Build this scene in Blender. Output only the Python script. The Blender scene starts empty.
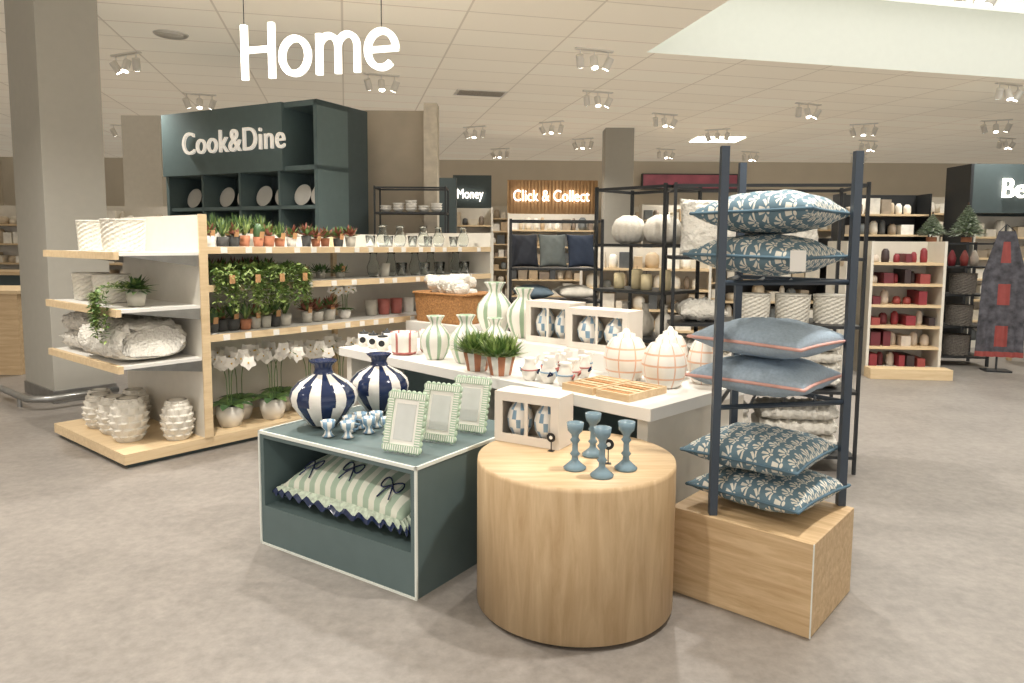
import bpy, math, random
from mathutils import Matrix, Vector, noise
random.seed(7)
sc=bpy.context.scene
R=math.radians
# ------------------------------------------------------------------ materials
def lin(h):
    if isinstance(h,tuple): return h
    h=h.lstrip('#'); o=[]
    for i in (0,2,4):
        c=int(h[i:i+2],16)/255
        o.append(c/12.92 if c<=.04045 else ((c+.055)/1.055)**2.4)
    return tuple(o)
MC={}
def nt(name):
    m=bpy.data.materials.new(name); m.use_nodes=True
    return m,m.node_tree,m.node_tree.nodes['Principled BSDF']
def mat(name,col,rough=.5,metal=0,var=.12,vs=12,bump=0,bs=60,emit=0,trans=0,spec=.5):
    if name in MC: return MC[name]
    m,t,b=nt(name); c=lin(col)
    b.inputs['Roughness'].default_value=rough; b.inputs['Metallic'].default_value=metal
    b.inputs['Specular IOR Level'].default_value=spec
    tc=t.nodes.new('ShaderNodeTexCoord')
    n=t.nodes.new('ShaderNodeTexNoise'); n.inputs['Scale'].default_value=vs; n.inputs['Detail'].default_value=3
    t.links.new(tc.outputs['Object'],n.inputs['Vector'])
    r=t.nodes.new('ShaderNodeValToRGB'); t.links.new(n.outputs['Fac'],r.inputs[0])
    r.color_ramp.elements[0].position=.3; r.color_ramp.elements[1].position=.7
    r.color_ramp.elements[0].color=(*[x*(1-var) for x in c],1)
    r.color_ramp.elements[1].color=(*[min(1,x*(1+var)) for x in c],1)
    t.links.new(r.outputs[0],b.inputs['Base Color'])
    if bump:
        n2=t.nodes.new('ShaderNodeTexNoise'); n2.inputs['Scale'].default_value=bs; t.links.new(tc.outputs['Object'],n2.inputs['Vector'])
        bp=t.nodes.new('ShaderNodeBump'); bp.inputs['Strength'].default_value=bump; bp.inputs['Distance'].default_value=.02
        t.links.new(n2.outputs['Fac'],bp.inputs['Height']); t.links.new(bp.outputs[0],b.inputs['Normal'])
    if emit:
        b.inputs['Emission Color'].default_value=(*c,1); b.inputs['Emission Strength'].default_value=emit
    if trans:
        b.inputs['Transmission Weight'].default_value=trans; b.inputs['IOR'].default_value=1.3
    MC[name]=m; return m
def wood(name,c1,c2,sc3=(1.2,14,14),rough=.5):
    m,t,b=nt(name); MC[name]=m
    tc=t.nodes.new('ShaderNodeTexCoord'); mp=t.nodes.new('ShaderNodeMapping'); mp.inputs['Scale'].default_value=sc3
    t.links.new(tc.outputs['Object'],mp.inputs[0])
    n=t.nodes.new('ShaderNodeTexNoise'); n.inputs['Scale'].default_value=2.2; n.inputs['Detail'].default_value=8; n.inputs['Roughness'].default_value=.65; n.inputs['Distortion'].default_value=.6
    t.links.new(mp.outputs[0],n.inputs['Vector'])
    r=t.nodes.new('ShaderNodeValToRGB'); r.color_ramp.elements[0].position=.32; r.color_ramp.elements[1].position=.68
    r.color_ramp.elements[0].color=(*lin(c1),1); r.color_ramp.elements[1].color=(*lin(c2),1)
    t.links.new(n.outputs['Fac'],r.inputs[0]); t.links.new(r.outputs[0],b.inputs['Base Color'])
    b.inputs['Roughness'].default_value=rough
    return m
def mnode(t,op,a,b=None,c=None):
    n=t.nodes.new('ShaderNodeMath'); n.operation=op
    for i,x in enumerate((a,b,c)):
        if x is None: continue
        if isinstance(x,(int,float)): n.inputs[i].default_value=x
        else: t.links.new(x,n.inputs[i])
    return n.outputs[0]
def fan_fabric(name,bg,fg,cells=15.):
    m,t,b=nt(name); tc=t.nodes.new('ShaderNodeTexCoord'); s=t.nodes.new('ShaderNodeSeparateXYZ'); t.links.new(tc.outputs['Object'],s.inputs[0])
    V=mnode(t,'MULTIPLY',mnode(t,'ADD',s.outputs['Y'],2.),cells*1.25); row=mnode(t,'FLOOR',V)
    off=mnode(t,'MULTIPLY',mnode(t,'MODULO',row,2.),.5)
    U=mnode(t,'ADD',mnode(t,'MULTIPLY',s.outputs['X'],cells),off)
    u=mnode(t,'SUBTRACT',mnode(t,'FRACT',U),.5); v=mnode(t,'SUBTRACT',mnode(t,'FRACT',V),.12)
    th=mnode(t,'ARCTAN2',u,v); r=mnode(t,'SQRT',mnode(t,'ADD',mnode(t,'MULTIPLY',u,u),mnode(t,'MULTIPLY',mnode(t,'MULTIPLY',v,v),.4)))
    pet=mnode(t,'GREATER_THAN',mnode(t,'COSINE',mnode(t,'MULTIPLY',th,10.)),mnode(t,'SUBTRACT',mnode(t,'MULTIPLY',r,2.2),1.0))
    band=mnode(t,'MULTIPLY',mnode(t,'GREATER_THAN',r,.14),mnode(t,'LESS_THAN',r,.46))
    up=mnode(t,'GREATER_THAN',v,-.02)
    k=mnode(t,'MULTIPLY',mnode(t,'MULTIPLY',pet,band),up)
    k=mnode(t,'MAXIMUM',k,mnode(t,'LESS_THAN',r,.08))
    mx=t.nodes.new('ShaderNodeMix'); mx.data_type='RGBA'; t.links.new(k,mx.inputs[0])
    mx.inputs[6].default_value=(*lin(bg),1); mx.inputs[7].default_value=(*lin(fg),1)
    t.links.new(mx.outputs[2],b.inputs['Base Color']); b.inputs['Roughness'].default_value=.9
    return m
def stripe_fabric(name,bg,fg,k=95.):
    m,t,b=nt(name); tc=t.nodes.new('ShaderNodeTexCoord'); s=t.nodes.new('ShaderNodeSeparateXYZ'); t.links.new(tc.outputs['Object'],s.inputs[0])
    q=mnode(t,'GREATER_THAN',mnode(t,'SINE',mnode(t,'MULTIPLY',s.outputs['X'],k)),0.)
    mx=t.nodes.new('ShaderNodeMix'); mx.data_type='RGBA'; t.links.new(q,mx.inputs[0])
    mx.inputs[6].default_value=(*lin(bg),1); mx.inputs[7].default_value=(*lin(fg),1)
    t.links.new(mx.outputs[2],b.inputs['Base Color']); b.inputs['Roughness'].default_value=.9
    return m
oak=wood('oak','#bea07a','#d7be98'); oakv=wood('oak_vertical','#b99b74','#d5bb95',(9,9,1.0)); oaky=wood('oak_long_grain','#b5966e','#d6bb94',(14,1.3,14))
oakl=wood('oak_light','#cfb58e','#e2cba6')
white=mat('white_laminate','#e5e3de',.45,var=.02); cream=mat('cream_panel','#dad5ca',.6,var=.03)
teal=mat('teal_paint','#5a6b6c',.5,var=.04); tealdk=mat('teal_dark','#3f4b4d',.55,var=.05)
trim=mat('pale_trim','#dfe3dc',.5,var=.02)
black=mat('black_metal','#1f2225',.45,var=.05); navy=mat('navy_metal','#39434f',.4,var=.04); steel=mat('steel','#9a9a98',.35,.8)
ceram=mat('white_ceramic','#e4e0d8',.3,var=.02); ceramt=mat('matte_white_ceramic','#d9d4c9',.7,var=.05,bump=.3,bs=90)
cnavy=mat('navy_glaze','#222f50',.15,var=.1); cgreen=mat('sage_glaze','#94ab8f',.3,var=.1); corange=mat('orange_glaze','#dcb296',.4)
cblue=mat('blue_glaze','#7d9cb4',.3,var=.2); cred=mat('red_glaze','#b56c64',.4)
wick=mat('wicker','#a8794a',.8,var=.3,vs=60,bump=.4); wwhite=mat('white_weave','#d9d5ca',.85,var=.06,vs=50,bump=.4)
knit=mat('white_knit','#e0dcd2',.95,var=.06,vs=30,bump=.8,bs=60)
leafg=mat('leaf_green','#5d7a42',.5,var=.35,vs=25); leafd=mat('leaf_dark','#42603a',.5,var=.3,vs=25); leafy=mat('leaf_lime','#8ca05c',.5,var=.3,vs=25)
leafr=mat('leaf_red','#85503f',.5,var=.3,vs=25); petal=mat('orchid_petal','#f2eee6',.6,var=.03); yel=mat('orchid_centre','#d8b03a',.6)
potg=mat('grey_pot','#b9b4a8',.7,var=.08); pott=mat('terracotta','#b5795a',.8,var=.12); kraft=mat('kraft_tag','#b98e63',.8); soil=mat('soil','#3a2c20',.9)
glass=mat('glass','#f3f6f4',.05,trans=1,var=0); gblue=mat('blue_glass','#8aa3b0',.15,trans=.3,var=.1)
label=mat('black_label','#15171a',.5,var=0); lwhite=mat('label_white','#f0ede6',.5,var=0)
glow=mat('sign_glow','#fff6ea',.5,emit=1.6,var=0); glow2=mat('lamp_glow','#fff4e0',.5,emit=16,var=0)
conc=mat('plaster_panel','#b5aa98',.8,var=.08,vs=3)
# ------------------------------------------------------------------ builder
class B:
    def __init__(s,name,loc=(0,0,0),rot=0):
        s.n=name; s.loc=loc; s.rot=rot if isinstance(rot,tuple) else (0,0,rot); s.v=[]; s.f=[]; s.mi=[]; s.sm=[]; s.ms=[]; s.M=Matrix()
    def m(s,mt):
        if mt not in s.ms: s.ms.append(mt)
        return s.ms.index(mt)
    def add(s,vs,fs,mt,smooth=False):
        o=len(s.v); s.v+=[tuple(s.M@Vector(v)) for v in vs]
        for k,f in enumerate(fs):
            s.f.append([i+o for i in f]); s.mi.append(s.m(mt[k] if isinstance(mt,list) else mt)); s.sm.append(smooth)
        return s
    def at(s,x=0,y=0,z=0,rx=0,ry=0,rz=0):
        s.M=Matrix.Translation((x,y,z))@Matrix.Rotation(R(rz),4,'Z')@Matrix.Rotation(R(ry),4,'Y')@Matrix.Rotation(R(rx),4,'X'); return s
    def box(s,x0,x1,y0,y1,z0,z1,mt):
        vs=[(x,y,z) for z in (z0,z1) for x,y in ((x0,y0),(x1,y0),(x1,y1),(x0,y1))]
        return s.add(vs,[(3,2,1,0),(4,5,6,7),(0,1,5,4),(1,2,6,5),(2,3,7,6),(3,0,4,7)],mt)
    def lathe(s,prof,mt,seg=24,o=(0,0,0),rf=None,smooth=True,cap=True):
        vs=[];fs=[];ml=[]
        for j,(r,z) in enumerate(prof):
            for i in range(seg):
                a=2*math.pi*i/seg; rr=r*(rf(i,j,a) if rf else 1); vs.append((o[0]+rr*math.cos(a),o[1]+rr*math.sin(a),o[2]+z))
        for j in range(len(prof)-1):
            for i in range(seg):
                i2=(i+1)%seg; fs.append((j*seg+i,j*seg+i2,(j+1)*seg+i2,(j+1)*seg+i)); ml.append(mt(i,j) if callable(mt) else mt)
        if cap:
            m0=mt(0,0) if callable(mt) else mt
            fs.append(tuple(reversed(range(seg)))); ml.append(m0)
            n=(len(prof)-1)*seg; fs.append(tuple(n+i for i in range(seg))); ml.append(mt(0,len(prof)-2) if callable(mt) else mt)
        return s.add(vs,fs,ml,smooth)
    def cyl(s,r,z0,z1,mt,o=(0,0,0),seg=20): return s.lathe([(r,z0),(r,z1)],mt,seg,o,smooth=False)
    def tube(s,pts,r,mt,seg=6,closed=False):
        pts=[Vector(p) for p in pts]; n=len(pts); vs=[];fs=[]
        for k,p in enumerate(pts):
            a=pts[(k-1)%n] if (closed or k>0) else p; b=pts[(k+1)%n] if (closed or k<n-1) else p
            d=(b-a).normalized() if (b-a).length>1e-9 else Vector((0,0,1))
            u=d.cross(Vector((0,0,1)) if abs(d.z)<.9 else Vector((1,0,0))).normalized(); w=d.cross(u)
            rr=r[k] if isinstance(r,list) else r
            for i in range(seg):
                t=2*math.pi*i/seg; vs.append(tuple(p+u*rr*math.cos(t)+w*rr*math.sin(t)))
        for k in range(n if closed else n-1):
            k2=(k+1)%n
            for i in range(seg):
                i2=(i+1)%seg; fs.append((k*seg+i,k*seg+i2,k2*seg+i2,k2*seg+i))
        if not closed: fs+= [tuple(range(seg)),tuple((n-1)*seg+i for i in range(seg))]
        return s.add(vs,fs,mt,True)
    def ribbon(s,pts,w,th,mt,closed=False):
        n=len(pts); vs=[];fs=[]
        for k,(x,z) in enumerate(pts):
            a=pts[(k-1)%n] if (closed or k>0) else pts[k]; b=pts[(k+1)%n] if (closed or k<n-1) else pts[k]
            dx,dz=b[0]-a[0],b[1]-a[1]; l=math.hypot(dx,dz); nx,nz=-dz/l*w/2,dx/l*w/2
            for y in (-th/2,th/2): vs+=[(x+nx,y,z+nz),(x-nx,y,z-nz)]
        for k in range(n if closed else n-1):
            q=k*4; p=((k+1)%n)*4
            fs+=[(q,q+1,p+1,p),(q+2,p+2,p+3,q+3),(q,p,p+2,q+2),(q+1,q+3,p+3,p+1)]
        if not closed: fs+=[(0,2,3,1),((n-1)*4,(n-1)*4+1,(n-1)*4+3,(n-1)*4+2)]
        return s.add(vs,fs,mt)
    def ell(s,c,rx,ry,rz,mt,seg=12,rings=8,fn=None):
        vs=[];fs=[]
        for j in range(rings+1):
            ph=math.pi*j/rings
            for i in range(seg):
                a=2*math.pi*i/seg; k=fn(a,ph) if fn else 1
                vs.append((c[0]+rx*k*math.sin(ph)*math.cos(a),c[1]+ry*k*math.sin(ph)*math.sin(a),c[2]-rz*k*math.cos(ph)))
        for j in range(rings):
            for i in range(seg):
                i2=(i+1)%seg; fs.append((j*seg+i,j*seg+i2,(j+1)*seg+i2,(j+1)*seg+i))
        return s.add(vs,fs,mt,True)
    def leaf(s,p,d,L,w,mt,droop=.3):
        p=Vector(p); d=Vector(d).normalized(); u=d.cross(Vector((0,0,1)))
        u=Vector((1,0,0)) if u.length<.05 else u.normalized()
        m=p+d*L*.5; e=p+d*L-Vector((0,0,droop*L)); m=m-Vector((0,0,droop*L*.2))
        s.add([tuple(p),tuple(m+u*w/2),tuple(e),tuple(m-u*w/2),tuple(m+Vector((0,0,-w*.15)))],[(0,1,4),(1,2,4),(2,3,4),(3,0,4)],mt,False)
        return s
    def bush(s,c,n,L,w,mts,up=.2,droop=.3,spread=.01):
        for k in range(n):
            a=random.uniform(0,6.283); e=random.uniform(up,1.4)
            d=(math.cos(a)*math.cos(e),math.sin(a)*math.cos(e),math.sin(e))
            q=(c[0]+random.uniform(-spread,spread),c[1]+random.uniform(-spread,spread),c[2])
            s.leaf(q,d,L*random.uniform(.6,1.1),w,random.choice(mts),droop)
        return s
    def done(s,bevel=0,parent=None):
        me=bpy.data.meshes.new(s.n); me.from_pydata(s.v,[],s.f)
        for mt in s.ms: me.materials.append(mt)
        me.polygons.foreach_set('material_index',s.mi); me.polygons.foreach_set('use_smooth',s.sm); me.update()
        o=bpy.data.objects.new(s.n,me); sc.collection.objects.link(o); o.location=s.loc; o.rotation_euler=tuple(R(a) for a in s.rot)
        if bevel:
            md=o.modifiers.new('bevel','BEVEL'); md.width=bevel; md.segments=2; md.limit_method='ANGLE'
        if parent: o.parent=parent
        return o
class Fr:
    def __init__(s,x,y,a): s.x=x;s.y=y;s.a=a;s.c=math.cos(R(a));s.s=math.sin(R(a))
    def __call__(s,x,y,z=0): return (s.x+x*s.c-y*s.s, s.y+x*s.s+y*s.c, z)
def text(name,body,loc,rot,size,mt,ext=.02,sx=1,align='LEFT',off=0.004,sp=1):
    cu=bpy.data.curves.new(name,'FONT'); cu.body=body; cu.size=size; cu.extrude=ext; cu.align_x=align; cu.offset=size*off; cu.space_character=sp
    o=bpy.data.objects.new(name,cu); sc.collection.objects.link(o); o.location=loc; o.rotation_euler=(R(90),0,R(rot)); o.scale=(sx,1,1)
    cu.materials.append(mt); return o
def pillow(name,loc,rot,w,d,h,mt,pipe=None,ruffle=None,bows=None,N=18,wr=.006,puff=.42,fluff=0):
    b=B(name,loc,rot); sd=random.random()*10
    if fluff: N=36
    def pt(i,j,sg):
        s=-1+2*i/N; t=-1+2*j/N; s=math.sin(s*math.pi/2)*.55+s*.45; t=math.sin(t*math.pi/2)*.55+t*.45
        x=s*w/2*(1-.07*(1-t*t)); y=t*d/2*(1-.07*(1-s*s))
        e=max(0,(1-s*s)*(1-t*t)); z=h/2*e**puff
        z+=wr*math.sin(9*s+sd+3*t)*math.cos(7*t-sd)*min(1,e*5)
        if fluff: z+=fluff*abs(noise.noise(Vector((x*32,y*32,sd+sg))))*min(1,e*8)*2
        return (x,y,h/2+sg*z*(1 if sg>0 else .92))
    vs=[];idx={}
    for sg in (1,-1):
        for j in range(N+1):
            for i in range(N+1):
                if sg<0 and (i in(0,N) or j in(0,N)): idx[(sg,i,j)]=idx[(1,i,j)]; continue
                idx[(sg,i,j)]=len(vs); vs.append(pt(i,j,sg))
    fs=[]
    for sg in (1,-1):
        for j in range(N):
            for i in range(N):
                q=[idx[(sg,i,j)],idx[(sg,i+1,j)],idx[(sg,i+1,j+1)],idx[(sg,i,j+1)]]
                fs.append(q if sg>0 else q[::-1])
    b.add(vs,fs,mt,True)
    ring=[pt(i,0,1) for i in range(N)]+[pt(N,j,1) for j in range(N)]+[pt(i,N,1) for i in range(N,0,-1)]+[pt(0,j,1) for j in range(N,0,-1)]
    if pipe: b.tube(ring,.007,pipe,5,True)
    if ruffle:
        def samp(u):
            u=u%len(ring); k=int(u); f=u-k; p=Vector(ring[k]); q=Vector(ring[(k+1)%len(ring)]); return p.lerp(q,f)
        M=len(ring)*4; v2=[]
        for k in range(M):
            p=samp(k/4); c=Vector((p.x,p.y,0)).normalized(); wv=.016*math.sin(k*1.15)
            for o_,m_ in ((0,0),(.036,1),(.058,1)): v2.append((p.x+c.x*o_,p.y+c.y*o_,p.z+wv*m_-o_*.6))
        f2=[];ml=[]
        for k in range(M):
            k2=(k+1)%M
            for q in (0,1): f2.append((k*3+q,k2*3+q,k2*3+q+1,k*3+q+1)); ml.append(ruffle[q])
        b.add(v2,f2,ml,True)
    if bows:
        def zz(x,y): 
            e=max(0,(1-(2*x/w)**2)*(1-(2*y/d)**2)); return h/2+h/2*e**puff+.008
        for (bx,by) in bows:
            for sg in (1,-1):
                loop=[]
                for k in range(11):
                    t=k/10; x=bx+sg*.055*math.sin(math.pi*t); y=by+.03*math.sin(2*math.pi*t); loop.append((x,y,zz(x,y)))
                b.tube(loop,.004,bows_m,5)
                b.tube([(bx,by,zz(bx,by)),(bx+sg*.02,by-.035,zz(bx,by-.035)),(bx+sg*.035,by-.075,zz(bx,by-.075))],.004,bows_m,5)
    return b.done()
bows_m=cnavy
# ------------------------------------------------------------------ camera
cam=bpy.data.cameras.new('camera'); co=bpy.data.objects.new('camera',cam); sc.collection.objects.link(co); sc.camera=co
cam.sensor_width=36; cam.lens=720/1024*36; cam.shift_y=-29.5/1024
pit=math.atan(69/720)
co.matrix_world=Matrix.Translation((0,0,1.5))@Matrix.Rotation(math.pi/2-pit,4,'X')@Matrix.Rotation(R(.4),4,'Z')
# ------------------------------------------------------------------ shell
CZ=3.75; K=1.25
def floor_mat():
    m,t,b=nt('floor_vinyl'); tc=t.nodes.new('ShaderNodeTexCoord')
    def noise_(s,d):
        n=t.nodes.new('ShaderNodeTexNoise'); n.inputs['Scale'].default_value=s; n.inputs['Detail'].default_value=d; n.inputs['Roughness'].default_value=.7
        t.links.new(tc.outputs['Object'],n.inputs['Vector']); return n.outputs['Fac']
    f=mnode(t,'ADD',mnode(t,'MULTIPLY',noise_(1.8,10),.45),mnode(t,'MULTIPLY',noise_(18,10),.55))
    r=t.nodes.new('ShaderNodeValToRGB'); r.color_ramp.elements[0].position=.4; r.color_ramp.elements[1].position=.6
    r.color_ramp.elements[0].color=(*lin('#7b7671'),1); r.color_ramp.elements[1].color=(*lin('#928c86'),1)
    t.links.new(f,r.inputs[0]); t.links.new(r.outputs[0],b.inputs['Base Color']); b.inputs['Roughness'].default_value=.42
    return m
B('floor').box(-15,18,-4,20.2,-.1,0,floor_mat()).done()
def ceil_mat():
    m,t,b=nt('ceiling_tiles_fill_glow'); tc=t.nodes.new('ShaderNodeTexCoord'); mp=t.nodes.new('ShaderNodeMapping'); mp.inputs['Rotation'].default_value=(0,0,R(-13))
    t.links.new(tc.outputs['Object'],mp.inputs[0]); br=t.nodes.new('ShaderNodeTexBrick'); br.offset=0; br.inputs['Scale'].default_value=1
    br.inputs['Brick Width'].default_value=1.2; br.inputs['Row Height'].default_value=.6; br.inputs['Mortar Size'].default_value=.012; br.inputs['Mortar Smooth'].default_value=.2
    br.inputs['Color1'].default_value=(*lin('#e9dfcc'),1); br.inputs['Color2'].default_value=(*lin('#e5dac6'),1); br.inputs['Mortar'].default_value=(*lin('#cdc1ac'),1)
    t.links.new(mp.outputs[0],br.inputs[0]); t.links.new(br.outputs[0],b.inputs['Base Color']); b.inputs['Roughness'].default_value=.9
    t.links.new(br.outputs[0],b.inputs['Emission Color']); b.inputs['Emission Strength'].default_value=.24  # tiles are no lamp; glow added to brighten ceiling and fill the room
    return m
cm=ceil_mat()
cf=Fr(1.25*K,7.0*K,13); CW=8.1; CD=5.8
hole=[cf(0,0),cf(CW,0),cf(CW,-CD),cf(0,-CD)]
b=B('ceiling'); outer=[(-15,20.2),(18,20.2),(18,-4),(-15,-4)]
vs=[(x,y,CZ) for x,y in outer]+[(p[0],p[1],CZ) for p in hole]
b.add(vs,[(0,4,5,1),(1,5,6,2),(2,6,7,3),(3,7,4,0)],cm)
cof=mat('coffer_white','#e8eae2',.8,var=.01)
b.add([(p[0],p[1],z) for z in (CZ,CZ+.85) for p in hole],[(0,1,5,4),(1,2,6,5),(2,3,7,6),(3,0,4,7)],cof)
b.add([(p[0],p[1],CZ+.85) for p in hole],[(0,1,2,3)],mat('coffer_light','#f4f5ec',.8,emit=.7,var=0))
b.done()
wallm=mat('wall_cream','#d6cdbd',.8,var=.03,vs=2)
B('wall_back').box(-15,18,20,20.2,0,CZ,wallm).done()
B('wall_left').box(-14.2,-14,-4,20,0,CZ,wallm).done()
B('wall_right').box(16,16.2,-4,20,0,CZ,wallm).done()
B('baseboard_back').box(-14,16,19.96,20,0,.12,cream).done()
# ------------------------------------------------------------------ columns
colm=mat('column_paint','#a8a59c',.7,var=.02)
b=B('column',(-4.19,6.5,0),50.2); b.box(0,.52,0,.78,0,CZ,colm); b.box(-.012,.532,-.012,.792,0,.12,steel); b.done(.004)
b=B('bumper_rail',(-4.19,6.5,0),50.2)
b.tube([(-.25,1.2,.1),(-.25,-.12,.1),(-.12,-.25,.1),(.45,-.25,.1)],.03,steel,8)
for p in ((-.25,1.1),(-.25,.1),(.3,-.25)): b.cyl(.02,0,.1,steel,(p[0],p[1],0),8)
b.done()
B('column',(1.8,14.3,0)).box(0,.56,0,.5,0,CZ,colm).done(.004)
# ------------------------------------------------------------------ gondola (left)
g=Fr(-2.53,4.6,50.2)
b=B('display_gondola',g(0,0),50.2)
SZ=(1.455,1.185,.83); EZ=(1.42,1.05,.68)
b.box(.03,3.62,.03,1.24,0,.03,tealdk); b.box(0,3.65,0,1.27,.03,.10,oakl)
b.box(.55,.60,0,1.27,.10,1.68,cream); b.box(.545,.605,-.012,.0,.10,1.685,oakl); b.box(3.6,3.65,0,1.27,.10,1.6,cream)
b.box(.6,3.6,.6,.64,.10,1.57,cream); b.box(2.08,2.12,.56,.6,.10,1.57,oakl)
for z in SZ:
    for y0,y1 in ((.0,.6),(.64,1.25)):
        b.box(.605,3.6,y0,y1,z-.025,z,white)
        ye=y0 if y0==0 else y1
        b.box(.605,3.6,ye-.012,ye+.012,z-.045,z+.004,oakl)
    x=.7
    while x<3.5:
        b.box(x,x+.05,-.016,-.012,z-.042,z,lwhite); x+=random.uniform(.14,.3)
for z in EZ:
    b.box(0.02,.55,0.01,1.26,z-.02,z,white); b.box(-.012,.02,0,1.27,z-.045,z+.004,oakl)
    for y in (.0,1.255):
        b.add([(.55,y,z-.02),(.02,y,z-.02),(.55,y,z-.1),(.55,y+.012,z-.02),(.02,y+.012,z-.02),(.55,y+.012,z-.1)],[(0,1,2),(3,5,4),(0,3,4,1),(1,4,5,2),(2,5,3,0)],steel)
b.done()
def woven(name,loc,r,h,mt,taper=.92,seg=48,rows=14):
    b=B(name,loc,random.uniform(0,50))
    prof=[(r*(taper+(1-taper)*k/rows),h*k/rows) for k in range(rows+1)]
    b.lathe(prof,mt,seg,rf=lambda i,j,a:1+.055*((i//2+j)%2),smooth=False); 
    b.lathe([(r*.86,h*.35),(r*.9,h),(r*1.05,h),(r*1.05,h*.95)],mt,seg)
    return b.done()
for (x,y) in ((.2,.36),(.24,.9)): woven('woven_pot',g(x,y,1.424),.135,.22,wwhite)
for (x,y) in ((.24,.7),(.24,1.08)): woven('woven_pot',g(x,y,1.054),.12,.2,wwhite)
def trailing(b,x,y,z,n,L,spread,mts,out=(0,-1),ls=.028,edge=0):
    for k in range(n):
        a=random.uniform(-1,1)*1.3; ox=math.sin(a)*spread; oo=math.cos(a)*spread+edge
        l=L*random.uniform(.4,1); M=int(l/.016)
        for q in range(M):
            t=q/M; s=min(1,t*5)
            if out[0]: qx=x+oo*out[0]*s; qy=y+ox*s
            else: qx=x+ox*s; qy=y+oo*out[1]*s
            qz=z+.03*math.sin(min(1,t*5)*math.pi)-max(0,t-.15)*l
            d=(random.uniform(-1,1),random.uniform(-1,1),random.uniform(-.4,.6))
            b.leaf((qx+random.uniform(-.008,.008),qy,qz),d,ls*random.uniform(.8,1.3),ls*.6,random.choice(mts),.2)
b=B('trailing_plant',g(.2,.2,1.054),50.2); b.lathe([(.05,0),(.07,.12),(.06,.12),(.055,.09)],potg,20); trailing(b,0,0,.12,34,.42,.1,[leafg,leafy],(-1,0),.035,.17); b.bush((0,0,.1),130,.17,.035,[leafg,leafy,leafd]); b.done()
def throw(name,loc,rot,w,d,h,mt,layers=3,fl=.0,fq=26):
    b=B(name,loc,rot)
    for k in range(layers):
        z0=h*k/layers; hh=h/layers; N=48 if fl else 18; P=36 if fl else 12
        vs=[];fs=[]
        for i in range(N+1):
            for j in range(P):
                a=2*math.pi*j/P; cx=abs(math.cos(a))**.6*math.copysign(1,math.cos(a)); sz=abs(math.sin(a))**.8*math.copysign(1,math.sin(a))
                x=-w/2+w*i/N; e=1-.22*(2*i/N-1)**6
                f=fl*abs(noise.noise(Vector((x*fq,cx*d*fq/2,sz*h*fq/2+k*5))))*2 if fl else 0
                vs.append((x+f*.3,cx*(d/2*e+f)+.01*math.sin(i*.8+k*2),z0+hh/2+sz*(hh/2*e*.98+(f if sz>0 else 0))+.004*math.sin(i*1.1+j*.7)*(1 if sz>-.5 else 0)))
        for i in range(N):
            for j in range(P): j2=(j+1)%P; fs.append((i*P+j,i*P+j2,(i+1)*P+j2,(i+1)*P+j))
        fs+=[tuple(range(P)),tuple(N*P+j for j in range(P))]
        b.add(vs,fs,mt,True)
    return b.done()
throw('knitted_throw',g(.24,.38,.688),(0,0,50.2+90),.66,.48,.24,knit,1,.035,44)
throw('knitted_throw',g(.26,1.0,.688),(0,0,50.2+90),.42,.36,.26,mat('grey_knit','#cfcac0',.95,var=.1,vs=40,bump=.8,bs=60),2,.03,44)
def artichoke(name,loc,r,h,mt=ceramt):
    b=B(name,loc,random.uniform(0,90)); 
    prof=[]
    for j in range(31):
        t=j/30; prof.append((r*(.55+.45*math.sin(math.pi*(.12+.8*t))) if t<.92 else r*.66,h*t))
    def rf(i,j,a):
        row=j/5.; ph=(a/(2*math.pi)*9+.5*(int(row)%2))%1; fr=row-int(row)
        return 1+.26*(1-abs(ph-.5)*2)**.9*fr
    b.lathe(prof,mt,72,rf=rf,smooth=False)
    b.lathe([(r*.5,h*.8),(r*.52,h*1.0),(r*.64,h*1.0),(r*.64,h*.95)],mt,30)
    return b.done()
for x,y,r,h in ((.18,.36,.115,.3),(.2,.64,.11,.27),(.2,.9,.11,.25),(.42,.14,.1,.28),(.42,.84,.1,.26),(.28,1.13,.1,.24)): artichoke('textured_vase',g(x,y,.101),r,h)
def pots_row(name,fr,x0,x1,n,y,z,kind,jit=.04,s=1.):
    b=B(name,fr(0,0),fr.a)
    for k in range(n):
        x=x0+(x1-x0)*(k+.5)/n; yy=y+random.uniform(-jit,jit); pr=random.uniform(.035,.048)*s; ph=random.uniform(.06,.08)*s
        pm=random.choice([potg,ceram,pott,mat('charcoal_pot','#4a4a48',.7)]) if kind!='flat' else potg
        b.lathe([(pr*.8,z),(pr,z+ph),(pr*.85,z+ph),(pr*.8,z+ph*.85)],pm,14,(x,yy,0))
        kd=random.choice(['ros','cac','spike']) if kind=='mix' else kind
        if kd=='ros': b.bush((x,yy,z+ph),44,.085*s,.03*s,[leafg,leafy,leafr],.15,-.15)
        elif kd=='cac':
            b.ell((x,yy,z+ph+.03),.032*s,.032*s,.06*s,leafd,16,8,lambda a,p:1+.12*math.cos(8*a)); b.bush((x,yy,z+ph+.05),24,.05,.012,[leafy],.1,0,.02)
        elif kd=='spike': b.bush((x,yy,z+ph),60,.12*s,.016,[leafg,leafd,leafy],.8,-.05)
        elif kd=='flat': b.bush((x,yy,z+ph*.6),80,.11,.025,[leafg,leafd],.05,.1,.03)
        elif kd=='red': b.bush((x,yy,z+ph),60,.11*s,.032,[leafr,leafg,leafr],.3,.1)
        if k%2==0:
            b.at(x,yy-.05,z+ph+.01,rx=10); b.box(-.018,.018,-.001,.001,-.02,.03,kraft); b.at()
    return b.done()
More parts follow.
